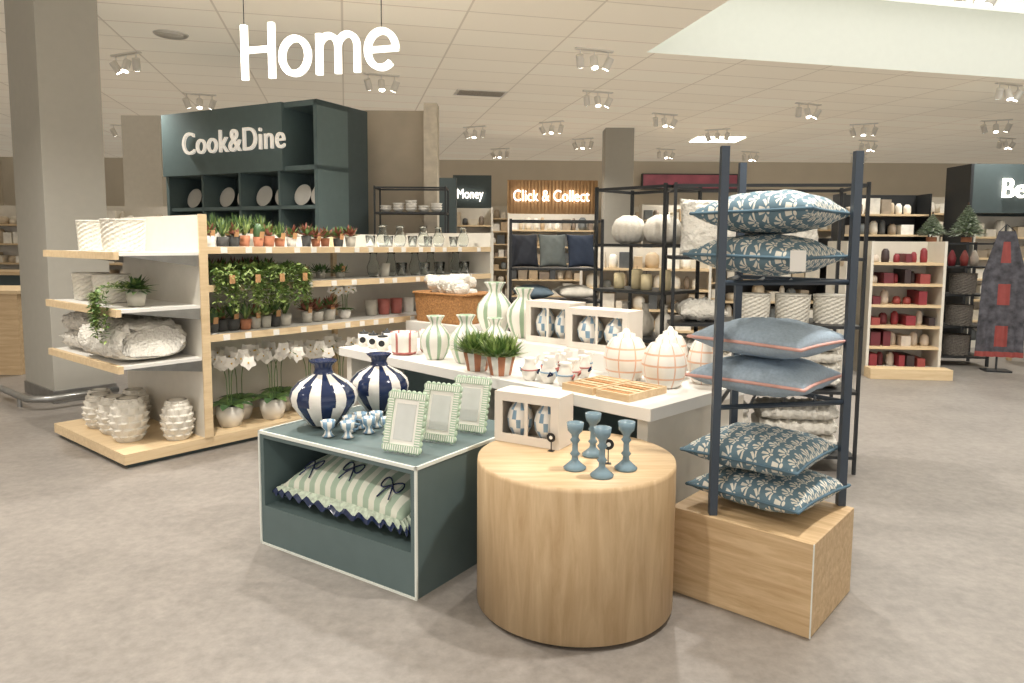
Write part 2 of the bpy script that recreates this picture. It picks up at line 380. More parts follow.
pots_row('potted_succulents',g,.66,1.35,7,.16,SZ[0]+.004,'mix',s=1.1); pots_row('potted_grasses',g,.7,1.3,6,.36,SZ[0]+.004,'spike',s=1.3); pots_row('potted_red_succulents',g,1.4,2.05,6,.22,SZ[0]+.004,'red',s=1.1)
pots_row('potted_succulents',g,.66,1.4,7,.44,SZ[1]+.004,'ros',s=1.2); pots_row('potted_low_succulents',g,1.52,2.05,3,.3,SZ[1]+.004,'flat')
pots_row('potted_cacti',g,.66,1.36,8,.15,SZ[2]+.004,'mix',s=1.2); pots_row('potted_red_succulents',g,1.5,1.85,3,.22,SZ[2]+.004,'red',s=1.3)
for k,x in enumerate((.74,.94,1.14,1.34)):
    b=B('trailing_succulent',g(x,.16,SZ[1]+.004),50.2); b.lathe([(.04,0),(.055,.08),(.045,.08),(.04,.06)],potg,16)
    trailing(b,0,0,.1,52,.34,.09,[leafg,leafy,leafy,leafy],(0,-1),.04,.13); b.bush((0,0,.08),110,.13,.03,[leafg,leafy],-.1,.3,.03)
    b.at(0,-.25,.04); b.box(-.02,.02,-.002,.002,-.03,.03,kraft); b.at(); b.done()
def orchid(name,loc,h,stems,flow,pr=.1,ph=.16,pm=ceram,rot=0,fs_=.05):
    b=B(name,loc,rot); b.lathe([(pr*.75,0),(pr,ph*.5),(pr*.95,ph),(pr*.8,ph),(pr*.78,ph*.85)],pm,20,cap=True); b.lathe([(pr*.8,ph*.85),(.001,ph*.87)],soil,16,cap=False)
    for k in range(8):
        a=k*.8; p=Vector((0,0,ph*.85)); 
        L=h*.42; d=Vector((math.cos(a),math.sin(a),.9)).normalized(); u=d.cross(Vector((0,0,1))).normalized(); w=.08*h/.6
        pts=[p+Vector((d.x*L*t,d.y*L*t,(d.z*t-1.0*t*t*.6)*L)) for t in (0,.3,.6,.85,1)]; ws=[.3,.9,1,.6,0]
        vs=[]; 
        for q,ww in zip(pts,ws): vs+=[tuple(q-u*w*ww/2),tuple(q+Vector((0,0,-.008*ww))),tuple(q+u*w*ww/2)]
        fs=[]
        for i in range(4): fs+=[(i*3,i*3+1,i*3+4,i*3+3),(i*3+1,i*3+2,i*3+5,i*3+4)]
        b.add(vs,fs,leafg if k%2 else leafd,True)
    for s_ in range(stems):
        a=s_*2.4+random.uniform(-.4,.4)+3.6; pts=[]
        for k in range(13):
            t=k/12; rr=.02+.32*h*max(0,t-.25)**1.5*1.6; zz=ph*.8+(h-ph)*(math.sin(min(1,t*1.25)*math.pi/2))-max(0,t-.7)*.28*h
            pts.append((math.cos(a)*rr,math.sin(a)*rr,zz))
        b.tube(pts,.0035,leafg,5)
        for k in range(flow):
            t=.5+.5*k/(flow-1); i=min(12,int(t*12)); c=Vector(pts[i])+Vector((random.uniform(-.03,.03),random.uniform(-.03,.03),random.uniform(-.015,.015)))
            n=Vector((random.uniform(-.9,.9),-1,random.uniform(-.2,.3))).normalized(); u=n.cross(Vector((0,0,1))).normalized(); w=n.cross(u); sz=fs_
            for q in range(5):
                an=q*2*math.pi/5+.3; d=u*math.cos(an)+w*math.sin(an); e=u*-math.sin(an)+w*math.cos(an)
                b.add([tuple(c+n*.004),tuple(c+d*sz*.6+e*sz*.42+n*.01),tuple(c+d*sz*1.05),tuple(c+d*sz*.6-e*sz*.42+n*.01)],[(0,1,2,3)],petal,True)
            b.ell(tuple(c+n*.008),.007,.007,.007,yel,6,4)
    return b.done()
for x,y,h,s_ in ((.85,.2,.58,3),(1.2,.18,.6,3),(1.55,.2,.58,3),(1.88,.2,.58,3),(1.38,.36,.58,2),(1.02,.36,.58,2)): orchid('potted_orchid',g(x,y,.101),h,s_,8,fs_=.055)
orchid('potted_orchid',g(1.97,.25,SZ[2]+.004),.28,3,4,.05,.08,fs_=.035)
def lathe_obj(name,loc,prof,mt,seg=24,rot=0): return B(name,loc,rot).lathe(prof,mt,seg).done()
gv=[(.04,0),(.055,.05),(.06,.1),(.035,.17),(.03,.22),(.04,.24),(.034,.24),(.026,.22),(.03,.17),(.054,.1),(.05,.05),(.036,.012)]
for x,y in ((2.25,.2),(2.5,.25),(2.75,.2),(3.0,.25),(3.3,.2)):
    lathe_obj('glass_vase',g(x,y,SZ[1]+.004),[(r,z*.9) for r,z in gv],glass); lathe_obj('glass_carafe',g(x+.11,y,SZ[0]+.004),[(r*1.0,z*.8) for r,z in gv],glass)
    lathe_obj('glass_tumbler',g(x-.03,y,SZ[0]+.004),[(.035,0),(.045,.1),(.04,.1),(.03,.01)],random.choice([glass,potg,glass]))
    lathe_obj('glass_tumbler',g(x+.125,y,SZ[1]+.004),[(.04,0),(.055,.12),(.05,.12),(.035,.01)],random.choice([glass,potg]))
for x in (2.3,2.45,2.6,2.75,2.9,3.05,3.2): lathe_obj('ceramic_beaker',g(x,.3,SZ[2]+.004),[(.05,0),(.06,.14),(.052,.14),(.045,.02)],random.choice([cred,ceram,potg]))
# ------------------------------------------------------------------ teal display box
t_=Fr(-1.24,3.47,-33.9); TW=1.02; TD=.85; TH=.57
b=B('teal_display_box',t_(0,0),-33.9)
b.box(0,TW,.0,TD,0,.2,teal); b.box(0,.03,0,TD,.2,TH-.03,teal); b.box(TW-.03,TW,0,TD,.2,TH-.03,teal); b.box(.03,TW-.03,TD-.03,TD,.2,TH-.03,teal); b.box(0,TW,0,TD,TH-.03,TH,teal)
e=.005
for (x0,x1,y0,y1,z0,z1) in ((-e,TW+e,-e,e,TH-.01,TH+e),(TW-e,TW+e,-e,TD,TH-.01,TH+e),(-e,e,-e,TD,TH-.01,TH+e),(TW-e,TW+e,-e,e,0,TH),(-e,e,-e,e,0,TH),(-e,TW,-e,e,0,.01)): b.box(x0,x1,y0,y1,z0,z1,trim)
b.done()
sage=stripe_fabric('sage_stripe','#dfe1d2','#a9bca8',88)
pillow('ruffled_cushion',t_(.5,.3,.24),(13,0,-33.9),.8,.46,.23,sage,ruffle=[mat('ruffle_sage','#c3cfbd',.9,var=.25,vs=60),cnavy],bows=[(-.26,-.12),(.0,-.1),(.26,-.12)])
def bwvase(name,loc,s):
    prof=[(.05,0),(.075,.01),(.12,.06),(.158,.115),(.165,.15),(.155,.185),(.12,.22),(.075,.245),(.05,.26),(.042,.28),(.045,.3),(.065,.318),(.07,.325),(.055,.325),(.035,.29)]
    prof=[(r*s,z*s) for r,z in prof]; seg=72
    def mf(i,j):
        if j>=8: return cnavy
        if j<1: return cnavy
        return cnavy if (i%9)<(4+ (1 if 3<=j<=5 else 0)) else ceram
    B(name,loc,10).lathe(prof,mf,seg).done()
bwvase('striped_vase',t_(.18,.255,TH+.006),1.02); bwvase('striped_vase',t_(.19,.64,TH+.006),.98)
for k,(x,y) in enumerate(((.36,.12),(.45,.16),(.38,.24),(.47,.28),(.42,.38),(.55,.33),(.37,.32),(.52,.44))):
    b=B('blue_votive_holder',t_(x,y,TH+.006),random.uniform(0,90)); b.lathe([(.03,0),(.018,.012),(.014,.03),(.03,.045),(.036,.075),(.032,.075),(.026,.05)],lambda i,j:cblue if (i//2)%2==0 else ceram,18); b.tube([(.034,0,.06),(.055,0,.055),(.05,0,.03),(.028,0,.035)],.005,cblue,6); b.done()
def frame(name,loc,rz,w,h):
    b=B(name,loc,rz); b.at(rx=-15)
    sg=mat('sage_enamel','#a9bda6',.4,var=.15,vs=50); N=7
    t=.03
    b.box(-w/2,w/2,0,.015,0,t,sg); b.box(-w/2,w/2,0,.015,h-t,h,sg); b.box(-w/2,-w/2+t,0,.015,t,h-t,sg); b.box(w/2-t,w/2,0,.015,t,h-t,sg)
    b.box(-w/2+t,w/2-t,.006,.012,t,h-t,lwhite); b.box(-w/2+.045,w/2-.045,.004,.006,.05,h-.05,mat('photo_insert','#c9ccc8',.4,var=.05))
    for k in range(N):
        x=-w/2+w*(k+.5)/N
        for z in (0,h): b.ell((x,.0075,z if z else .004),w/N/2,.0075,.011,sg,8,6)
    for k in range(9):
        z=h*(k+.5)/9
        for x in (-w/2,w/2): b.ell((x,.0075,z),.011,.0075,h/18,sg,8,6)
    for k in range(16):
        x=-w/2+w*(k+.5)/16
        b.box(x-.002,x+.002,-.001,0,0.002,t-.002,lwhite); b.box(x-.002,x+.002,-.001,0,h-t+.002,h-.002,lwhite)
    for k in range(18):
        z=t+(h-2*t)*(k+.5)/18
        b.box(-w/2+.002,-w/2+t-.002,-.001,0,z-.002,z+.002,lwhite); b.box(w/2-t+.002,w/2-.002,-.001,0,z-.002,z+.002,lwhite)
    b.at(); b.tube([(0,.05,h*.6),(0,.14,.004)],.005,black,6)
    return b.done()
for x,y in ((.84,.1),(.85,.33),(.86,.55)): frame('photo_frame',t_(x,y,TH+.015),-25,.19,.26)
# ------------------------------------------------------------------ oak drum + contents
b=B('oak_drum_plinth',(.27,2.93,0)); b.lathe([(.38,0),(.38,.02),(.41,.02),(.41,.6),(.407,.62),(0.001,.62)],lambda i,j:oak if j==4 else (black if j==0 else oakv),96,smooth=True); o=b.done()
def giftbox(name,loc,rz,w,d,h,inner=2):
    b=B(name,loc,rz); wb=mat('carton_white','#ded6cb',.6,var=.02)
    t=.01; m_=.04
    b.box(-w/2,w/2,-d/2,d/2,0,t,wb); b.box(-w/2,w/2,-d/2,d/2,h-t,h,wb); b.box(-w/2,w/2,d/2-.005,d/2,t,h-t,wb)
    b.box(-w/2,-w/2+t,-d/2,d/2,t,h-t,wb); b.box(w/2-t,w/2,-d/2,d/2,t,h-t,wb)
    b.box(-w/2,w/2,-d/2-.002,-d/2+.003,0,m_,wb); b.box(-w/2,w/2,-d/2-.002,-d/2+.003,h-m_,h,wb); b.box(-w/2,-w/2+m_,-d/2-.002,-d/2+.003,m_,h-m_,wb); b.box(w/2-m_,w/2,-d/2-.002,-d/2+.003,m_,h-m_,wb)
    b.box(-.008,.008,-d/2-.002,-d/2+.003,m_,h-m_,wb)
    b.box(-w/2+t,w/2-t,d/2-.008,d/2-.005,t,h-t,mat('carton_inside','#c4b6a2',.7))
    for k in range(inner):
        x=-w/2+m_*.6+(w-1.2*m_)*(k+.5)/inner; s=(h-2*t)/.31; r=min(1.05,((w-1.2*m_)/inner-.01)/(.23*s))
        B_=[(.05,0),(.1,.08),(.11,.14),(.09,.2),(.04,.25),(.04,.28),(.06,.3)]
        b.lathe([(q*s*r,z*s) for q,z in B_],lambda i,j:cblue if (i+j)%3==0 else ceram,18,(x,0,t))
    return b.done()
giftbox('vase_gift_box',(.1,3.14,.621),-30,.32,.14,.225)
b=B('price_disc',(.17,2.99,.68),-30); b.at(rx=90); b.cyl(.02,0,.003,label,seg=20); b.cyl(.008,.003,.004,lwhite,seg=12); b.at(); b.box(-.002,.002,0,.003,-.059,-.015,black); b.box(-.012,.012,-.01,.012,-.059,-.057,black); b.done()
def candlestick(name,loc,h):
    b=B(name,loc); p=[(.043,0),(.045,.008),(.03,.02),(.014,.035),(.012,.05),(.02,.06),(.012,.07),(.011,.1),(.02,.112),(.013,.122),(.016,.135),(.03,.15),(.034,.18),(.026,.18),(.02,.155)]
    b.lathe([(r,z*h/.18) for r,z in p],gblue,20); b.done()
for x,y,h in ((.25,2.75,.185),(.34,2.93,.18),(.345,2.66,.19),(.45,2.75,.19)): candlestick('glass_candlestick',(x,y,.621),h)
b=B('price_disc',(.39,2.82,.70),0); b.at(rx=90); b.cyl(.022,0,.003,label,seg=20); b.cyl(.009,.003,.004,lwhite,seg=12); b.at(); b.box(-.002,.002,0,.003,-.079,-.015,black); b.box(-.012,.012,-.01,.012,-.079,-.077,black); b.done()
# ------------------------------------------------------------------ white table
T=Fr(-1.24,5.11,-45.2); TZ=.75
b=B('white_display_table',T(0,0),-45.2)
b.box(0,2.66,0,1.0,TZ-.06,TZ,white); b.box(2.56,2.62,.04,.96,0,TZ-.06,cream); b.box(.04,.1,.04,.96,0,TZ-.06,cream); b.box(1.3,1.36,.08,.92,0,TZ-.06,cream)
b.box(.1,2.56,.5,.53,0,TZ-.06,teal); b.box(.1,2.56,.1,.5,.28,.32,teal)
b.done(.002)
TQ=TZ+.001
b=B('display_riser',T(.6,.62,TQ),-45.2); b.box(0,1.4,0,.36,0,.1,white); b.done(.003)
def gvase(name,loc,h,r,g1=cgreen):
    p=[(.55,0),(.6,.02),(.8,.15),(.97,.33),(1,.45),(.92,.58),(.6,.72),(.38,.8),(.36,.86),(.5,.95),(.6,1),(.5,1),(.3,.88)]
    B(name,loc,random.uniform(0,40)).lathe([(a*r,z*h) for a,z in p],lambda i,j:g1 if i%6<2 else (ceram if j<11 else g1),48).done()
gvase('green_striped_vase',T(.88,.18,TQ),.28,.1); gvase('green_striped_vase',T(1.12,.23,TQ),.3,.105); gvase('green_striped_vase',T(1.1,.5,TQ),.26,.09)
gvase('green_striped_vase',T(.78,.8,TQ+.101),.37,.13); gvase('green_striped_vase',T(1.04,.83,TQ+.101),.34,.12)
for k,(x,y) in enumerate(((.58,.15),(.62,.36))):
    b=B('scalloped_jar',T(x,y,TQ)); b.lathe([(.07,0),(.085,.02),(.085,.1),(.09,.15),(.08,.15),(.075,.03)],lambda i,j:cred if (j in (0,3)) or i%6==0 else ceram,36,rf=lambda i,j,a:1+.04*math.cos(9*a)); b.done()
for k,(x,y) in enumerate(((.08,.16),(.2,.16),(.33,.15),(.14,.32),(.28,.33),(.4,.34))):
    b=B('candle_jar',T(x,y,TQ)); b.lathe([(.04,0),(.043,.09),(.038,.09),(.035,.02)],ceram,20); b.lathe([(.035,.09),(.035,.1),(.008,.105),(.008,.12)],black,16); b.at(.0,-.044,.05,rx=90); b.cyl(.022,0,.003,label,seg=16); b.done()
for x,y in ((1.37,.1),(1.57,.1)):
    b=B('potted_bush',T(x,y,TQ),20); b.lathe([(.06,0),(.085,.11),(.072,.11),(.068,.09)],lambda i,j:pott if (i%4<2) else ceram,24)
    b.bush((0,0,.1),560,.15,.018,[leafg,leafy,leafy,leafg],.25,.05,.055); b.done()
for k,(x,y) in enumerate(((1.8,.1),(1.84,.22),(1.92,.12),(1.99,.24),(1.84,.36),(1.95,.38),(2.04,.12),(1.76,.3),(1.74,.44),(1.86,.5))):
    b=B('small_bow_vase',T(x,y,TQ),random.uniform(0,90)); b.lathe([(.028,0),(.042,.03),(.045,.06),(.03,.09),(.026,.11),(.034,.125),(.028,.125),(.02,.1)],ceram,20)
    for sg in (1,-1): b.tube([(0,0.046*sg,.05),(sg*.02,.056*sg,.065),(sg*.03,.05*sg,.045),(0,.046*sg,.05)],.006,random.choice([cnavy,cred,cblue]),5)
    b.tube([(.045*math.cos(t),.045*math.sin(t),.06) for t in [q*math.pi/6 for q in range(12)]],.004,random.choice([cred,cblue]),5,True)
    b.at(0,0,.1,rx=15,rz=random.uniform(-40,40)); b.box(-.02,.02,-.04,-.038,-.0,.055,lwhite); b.at(); b.done()
def gridjar(name,loc,h,r):
    p=[]
    for k in range(25):
        t=k/24; p.append((r*(math.sin(math.pi*(.17+.68*t))**.6),h*.82*t))
    p+=[(r*.42,h*.84),(r*.42,h*.9),(r*.2,h*.93),(r*.12,h),(0.001,h*1.01)]
    B(name,loc,15).lathe(p,lambda i,j:corange if (i%12==0 or j in (5,12,18)) else ceram,96,rf=lambda i,j,a:1+.03*abs(math.sin(4*a)) if j<25 else 1).done()
for x,y,r in ((2.13,.53,.12),(2.4,.5,.115),(2.24,.8,.1),(2.5,.74,.09)): gridjar('lattice_ginger_jar',T(x,y,TQ),.28,r)
b=B('wooden_slat_tray',T(2.3,.2,TQ),-45.2)
for xo in (-.11,.11):
    b.box(xo-.1,xo+.1,-.16,.16,0,.012,oak)
    for y in (-.16,.148): b.box(xo-.1,xo+.1,y,y+.012,.012,.035,oak)
    for x in (-.1,.088): b.box(xo+x,xo+x+.012,-.148,.148,.012,.035,oak)
    for k in range(6): b.box(xo-.085,xo+.085,-.14+k*.05,-.11+k*.05,.022,.034,wick if k%3==0 else oakv)
b.done()
giftbox('vase_gift_box',T(1.36,.8,TQ+.101),-40,.36,.17,.27); giftbox('vase_gift_box',T(1.78,.78,TQ+.101),-40,.44,.17,.25)
b=B('basket_pedestal',(-.52,6.4,0),-40); b.box(-.36,.36,-.25,.25,0,.8,white); b.done(.004)
b=B('wicker_basket',(-.52,6.4,.801),-40)
def rectf(i,j,a): return 1/max(abs(math.cos(a)),abs(math.sin(a))*1.5)*(1+.015*((i+j)%2))
b.lathe([(.29+.02*k/10,.26*k/10) for k in range(11)],wick,60,rf=rectf); b.lathe([(.25,.18),(.29,.26),(.325,.265),(.325,.245)],wick,60,rf=rectf)
for k in range(26):
    b.at(random.uniform(-.22,.22),random.uniform(-.13,.13),.26+random.uniform(-.02,.12),ry=90,rz=random.uniform(0,180)); b.lathe([(.02,-.09),(.05,-.085),(.05,.085),(.02,.09)],knit,14)
b.at(); b.done()
# ------------------------------------------------------------------ cushion rack on oak plinth
p_=Fr(1.146,2.62,49.3); PH=.375
b=B('oak_plinth',p_(0,0),49.3); b.box(0,.515,0,.6,.0,PH,oaky); b.box(-.003,.003,-.003,.003,0,PH+.001,trim); b.done(.003)
b=B('cushion_rack',(0,0,0)); P1=(.845,2.92); P2=(1.435,3.04); P3=(1.1,3.5)
for p in (P1,P2,P3): b.box(p[0]-.016,p[0]+.016,p[1]-.016,p[1]+.016,PH+.001 if p!=P3 else 0,1.89,navy)
for z in (.83,1.345):
    for a,c in ((P1,P3),(P3,P2),(P1,P2)):
        b.tube([(a[0],a[1],z),(c[0],c[1],z)],.011,navy,4)
    for f in (.25,.5,.75): b.tube([(P1[0]+(P2[0]-P1[0])*f,P1[1]+(P2[1]-P1[1])*f,z),(P3[0]+(P2[0]-P3[0])*f,P3[1]+(P2[1]-P3[1])*f,z)],.007,navy,4)
for z in (1.13,): b.tube([(P1[0],P1[1],z),(P3[0],P3[1],z)],.01,navy,4)
b.done()
fan=fan_fabric('fan_print','#647d8a','#dedace')
lb=mat('light_blue_linen','#a0b1c0',.9,var=.1,vs=80,bump=.3,bs=200); coral=mat('coral_piping','#dbaaa0',.8)
tback=mat('teal_velvet','#557080',.8)
def cstack(items,x,y,z):
    for (mt,pp,h,dx,dy,rz,name) in items:
        pillow(name,(x+dx,y+dy,z),(random.uniform(-1.5,1.5),random.uniform(-1.5,1.5),rz),.5,.5,h,mt,pipe=pp); z+=h*.95
cstack([(fan,tback,.16,.03,-.02,44,'patterned_cushion'),(fan,tback,.17,.0,.0,48,'patterned_cushion')],1.09,3.07,PH+.006)
cstack([(lb,coral,.17,.02,0,49,'piped_blue_cushion'),(lb,coral,.17,.03,.0,44,'piped_blue_cushion')],1.085,3.09,.852)
cstack([(fan,tback,.18,.0,0,46,'patterned_cushion'),(fan,tback,.19,.02,.0,49,'patterned_cushion')],1.085,3.09,1.366)
b=B('price_tag',(1.08,2.73,1.4),0); b.box(-.03,.03,-.002,.0,0,.08,lwhite); b.done()
# ------------------------------------------------------------------ black racks behind
def rack(name,x,y,rz,w,d,h,zs,t=.02,m_=black,sh=True):
    b=B(name,(x,y,0),rz)
    for px in (0,w):
        for py in (0,d): b.box(px-t/2,px+t/2,py-t/2,py+t/2,0,h,m_)
    for z in list(zs)+[h-.01]:
        for py in (0,d): b.box(0,w,py-t/2,py+t/2,z-.02,z,m_)
        for px in (0,w): b.box(px-t/2,px+t/2,0,d,z-.02,z,m_)
        if sh and z!=h-.01: b.box(t/2,w-t/2,t/2,d-t/2,z-.012,z,m_)
    b.done(); return Fr(x,y,rz)
r1=rack('black_shelf_rack',.6,5.2,-46,.58,.42,1.9,(.12,.48,.85,1.18,1.5))
r2=rack('black_shelf_rack',1.06,4.74,-6,1.2,.5,1.9,(.12,.55,.98,1.42))
for x,z,h,r in ((.14,1.501,.2,.12),(.43,1.501,.2,.13)): 
    p=[(.5,0),(.8,.1),(1,.35),(1,.6),(.8,.85),(.45,.98),(.4,1),(.3,.95)]
    B('round_white_vase',r1(x,.2,z)).lathe([(a*r,q*h) for a,q in p],ceramt,56,rf=lambda i,j,a:1+.03*math.cos(14*a)).done()
for k,x in enumerate((.1,.22,.34,.46)):
    b=B('pillar_candle',r1(x,.15+.05*(k%2),1.181)); b.lathe([(.04,0),(.04,.1+.03*(k%2)),(.03,.11+.03*(k%2)),(.004,.108+.03*(k%2))],mat('candle_wax','#e8d9b0',.5),18); b.tube([(0,0,.1+.03*(k%2)),(0,.002,.13+.03*(k%2))],.002,black,5); b.done()
for x in (.12,.3,.46): lathe_obj('white_bottle_vase',r1(x,.2,.851),[(.05,0),(.065,.04),(.06,.12),(.025,.17),(.022,.22),(.03,.23),(.02,.22)],ceramt)
pillow('white_textured_cushion',r2(.24,.16,1.421+.18),(78,0,-6),.4,.38,.15,knit,fluff=.02); pillow('white_textured_cushion',r2(.74,.18,1.421+.18),(78,0,-4),.4,.38,.15,knit,fluff=.02)
for x in (.56,.82,1.07): woven('woven_pot',r2(x,.2,.981),.11,.19,wwhite)
pillow('white_textured_cushion',r2(.21,.24,.985),(4,0,-2),.32,.32,.13,knit,fluff=.015)
throw('knitted_throw',r2(.31,.25,.551),(0,0,-6),.46,.36,.3,knit,4,.012); throw('knitted_throw',r2(.87,.25,.551),(0,0,-6),.5,.36,.32,knit,4,.012)
throw('knitted_throw',r2(.31,.25,.121),(0,0,-6),.46,.36,.3,knit,4,.012); throw('knitted_throw',r2(.87,.25,.121),(0,0,-6),.5,.36,.3,knit,3,.012)
r3=rack('black_shelf_rack',-.02,7.5,0,.95,.5,1.75,(.15,.55,.9,1.24),t=.03)
for x,c,n in ((.13,'#2d3038','charcoal'),(.43,'#646a68','grey'),(.73,'#2b3547','navy')): pillow(n+'_cushion',r3(x,.2,1.245+.16),(76,0,12),.3,.36,.14,mat(n+'_fabric',c,.9))
for x,c,n in ((.24,'#6d7f8c','slate'),(.7,'#d9d4c8','cream')): pillow(n+'_cushion',r3(x,.25,.905),(3,0,8),.4,.4,.15,mat(n+'_fabric',c,.9))
# ------------------------------------------------------------------ Cook & Dine block
c_=Fr(-4.28,9.0,-27.4)
b=B('cook_and_dine_unit',c_(0,0),-27.4)
L=2.45; Hc=3.02
b.box(0,L,.5,.85,0,Hc,tealdk); b.box(0,1.98,-.04,.5,2.28,Hc,teal); b.box(0,.05,0,.5,0,2.28,teal); b.box(L-.05,L,0,.5,0,Hc,teal); b.box(1.98,L,0,.5,Hc-.06,Hc,teal); b.box(1.98,L,0,.5,2.28,2.33,teal)
b.box(.05,L-.05,.02,.5,1.86,1.9,teal); b.box(.05,L-.05,.02,.5,1.45,1.49,teal); b.box(.05,L-.05,0,.5,0,.9,teal)
for x in (.62,1.24,1.86): b.box(x-.015,x+.015,.02,.5,.9,2.28,teal)
b.done()
for x in (.2,.46,.78,1.08,1.4,1.7,2.0,2.25):
    b=B('dinner_plate',c_(x,.26,1.901+.125),(0,0,-27.4)); b.at(rx=75); b.lathe([(.06,0),(.12,.014),(.125,.02),(.12,.022),(.07,.008),(.001,.006)],ceram,28); b.at(); b.box(-.03,.03,.0,.06,-.125,-.115,black); b.done()
for x in (.18,.44,.8,1.06,1.42,1.68,2.04,2.27):
    b=B('bowl_stack',c_(x,.25,1.491)); 
    for q in range(4): b.lathe([(.04,q*.035),(.08,.04+q*.035),(.09,.06+q*.035),(.085,.06+q*.035),(.04,.012+q*.035)],random.choice([ceram,potg,cblue]),20)
    b.done()
text('cook_and_dine_sign','Cook&Dine',c_(.4,-.07,2.52),-27.4,.37,mat('brushed_letters','#ece5da',.4,emit=.35,var=0),.015,.88,off=0,sp=1.06)
b=B('plaster_partition',(-1.9,9.1,0),0); b.box(0,.9,0,.12,0,3.12,conc); b.box(.82,.98,-.25,.0,0,3.17,mat('plaster_light','#c9bfae',.8)); b.done()
B('teal_partition',(-1.07,10.2,0)).box(0,.28,0,.1,0,2.4,tealdk).done()
rb=rack('black_shelf_rack',-1.6,8.42,0,.82,.35,2.15,(.5,1.0,1.45,1.85),t=.02)
for k in range(5): 
    b=B('bowl_stack',rb(.1+k*.15,.17,1.851)); 
    for q in range(2+k%3): b.lathe([(.03,q*.03),(.06,.03+q*.03),(.07,.05+q*.03),(.065,.05+q*.03),(.03,.01+q*.03)],ceram,18)
    b.done()
for k in range(4): lathe_obj('serving_bowl',rb(.12+k*.19,.17,1.451),[(.05,0),(.08,.05),(.085,.11),(.08,.11),(.04,.01)],random.choice([ceram,wick,oak]))
# ------------------------------------------------------------------ home sign (flat illuminated letters)
h_=Fr(-1.76,4.8,-17)
b=B('home_sign',h_(0,0,2.54),-17); w_=.038; th=.03
b.ribbon([(.02,0),(.02,.345)],w_,th,glow); b.ribbon([(.225,0),(.225,.345)],w_,th,glow); b.ribbon([(.03,.185),(.215,.185)],w_*.9,th*.98,glow)
def arc(cx,cz,rx,rz,a0,a1,n=24): return [(cx+rx*math.cos(R(a0+(a1-a0)*k/n)),cz+rz*math.sin(R(a0+(a1-a0)*k/n))) for k in range(n+1)]
b.ribbon(arc(.395,.127,.094,.108,0,360,32)[:-1],w_,th,glow,True)
b.ribbon([(.57,0),(.57,.25)],w_,th,glow)
b.ribbon(arc(.636,.16,.066,.074,180,0,14)+[(.702,0)],w_*.95,th*.98,glow); b.ribbon(arc(.768,.16,.066,.074,180,0,14)+[(.834,0)],w_*.95,th*.96,glow)
b.ribbon(arc(1.0,.127,.094,.108,-48,-360,30),w_,th,glow); b.ribbon([(.912,.127),(1.11,.127)],w_*.85,th*.98,glow)
b.done()
b=B('sign_cable',h_(0,0),-17)
b.tube([(.02,0,2.887),(.02,0,CZ)],.003,black,5); b.tube([(1.0,0,2.797),(1.0,0,CZ)],.003,black,5)
b.done()
# ------------------------------------------------------------------ back wall dressing
slat=wood('slat_wood','#b08a5e','#d0aa7c',(6,6,1))
b=B('slat_feature_wall',(-.12,15.6,0)); b.box(0,1.95,.1,.2,0,2.85,slat)
for k in range(26): b.box(k*.075,k*.075+.04,.05,.1,0,2.85,slat)
b.done()
glow3=mat('sign_glow_far','#fff6ea',.5,emit=3,var=0)
text('click_and_collect_sign','Click & Collect',(-.0,15.6,2.4),0,.34,glow3,.02,.78,off=-.002)
B('money_partition',(-1.25,15.2,0)).box(0,.8,0,.1,0,2.9,tealdk).done()
text('money_sign','Money',(-1.17,15.15,2.42),0,.28,glow3,.02,.72,off=-.002)
b=B('wall_screen',(3.5,19.75,2.98)); b.box(0,2.6,0,.2,0,.42,black); b.box(.03,2.57,-.005,0,.03,.39,mat('screen_image','#6a3038',.3,emit=.6,var=.7,vs=2)); b.done()
def stocked(name,x,y,rz,w,h,n,cols,d=.4,frame_m=cream,item=(.08,.22),ih=(.1,.26),base=.1,header=None):
    b=B(name,(x,y,0),rz); b.box(0,w,d-.03,d,0,h,frame_m); b.box(0,.03,0,d-.03,0,h,frame_m); b.box(w-.03,w,0,d-.03,0,h,frame_m); b.box(0.03,w-.03,0,d-.03,0,base,frame_m)
    if header: b.box(0,w,0,d,h,h+.3,header)
    for k in range(n):
        z=base+(h-base)*k/n
        if k: b.box(.03,w-.03,.0,d-.03,z-.03,z,oakl)
        xx=.06
        while xx<w-.1:
            iw=random.uniform(*item); hh=min(random.uniform(*ih),(h-base)/n-.06); c=random.choice(cols)
            if xx+iw>w-.05: break
            if random.random()<.5: b.box(xx,xx+iw,.05,max(.07,d-.08),z,z+hh,c)
            else: b.lathe([(iw*.4,z),(iw*.46,z+hh*.3),(iw*.42,z+hh*.8),(iw*.2,z+hh)],c,12,(xx+iw/2,min(.16,d/2),0))
            xx+=iw+random.uniform(.01,.04)
    return b.done()
goods=[mat('goods_%d'%i,c,.6) for i,c in enumerate(('#d8d0c0','#a09280','#f0ece2','#6f7475','#bca688','#55585a','#c8b8a0','#8a7d70','#e8e3d8','#dcd4c6'))]
whites=[goods[0],goods[2],goods[6],goods[8]]
reds=[mat('goods_red_%d'%i,c,.5) for i,c in enumerate(('#8a3038','#6a2a32','#9a4844','#3c2f30','#cfc2b4'))]
stocked('stocked_wall_shelf',-.1,14.6,0,1.8,2.1,6,goods); stocked('stocked_wall_shelf',-3.6,14.4,0,3.2,2.2,6,goods); stocked('stocked_wall_shelf',2.6,14.6,0,3.2,2.3,7,goods)
stocked('stocked_wall_shelf',6.0,14.6,0,3.2,2.5,7,whites); stocked('stocked_wall_shelf',-9.5,12.5,0,4.2,2.1,6,whites); stocked('stocked_wall_shelf',-13.4,12.5,0,3.6,2.1,6,whites)
stocked('stocked_wall_shelf',-4,19.4,0,6,2.5,7,goods); stocked('stocked_wall_shelf',2.4,19.3,0,7,2.5,7,whites)
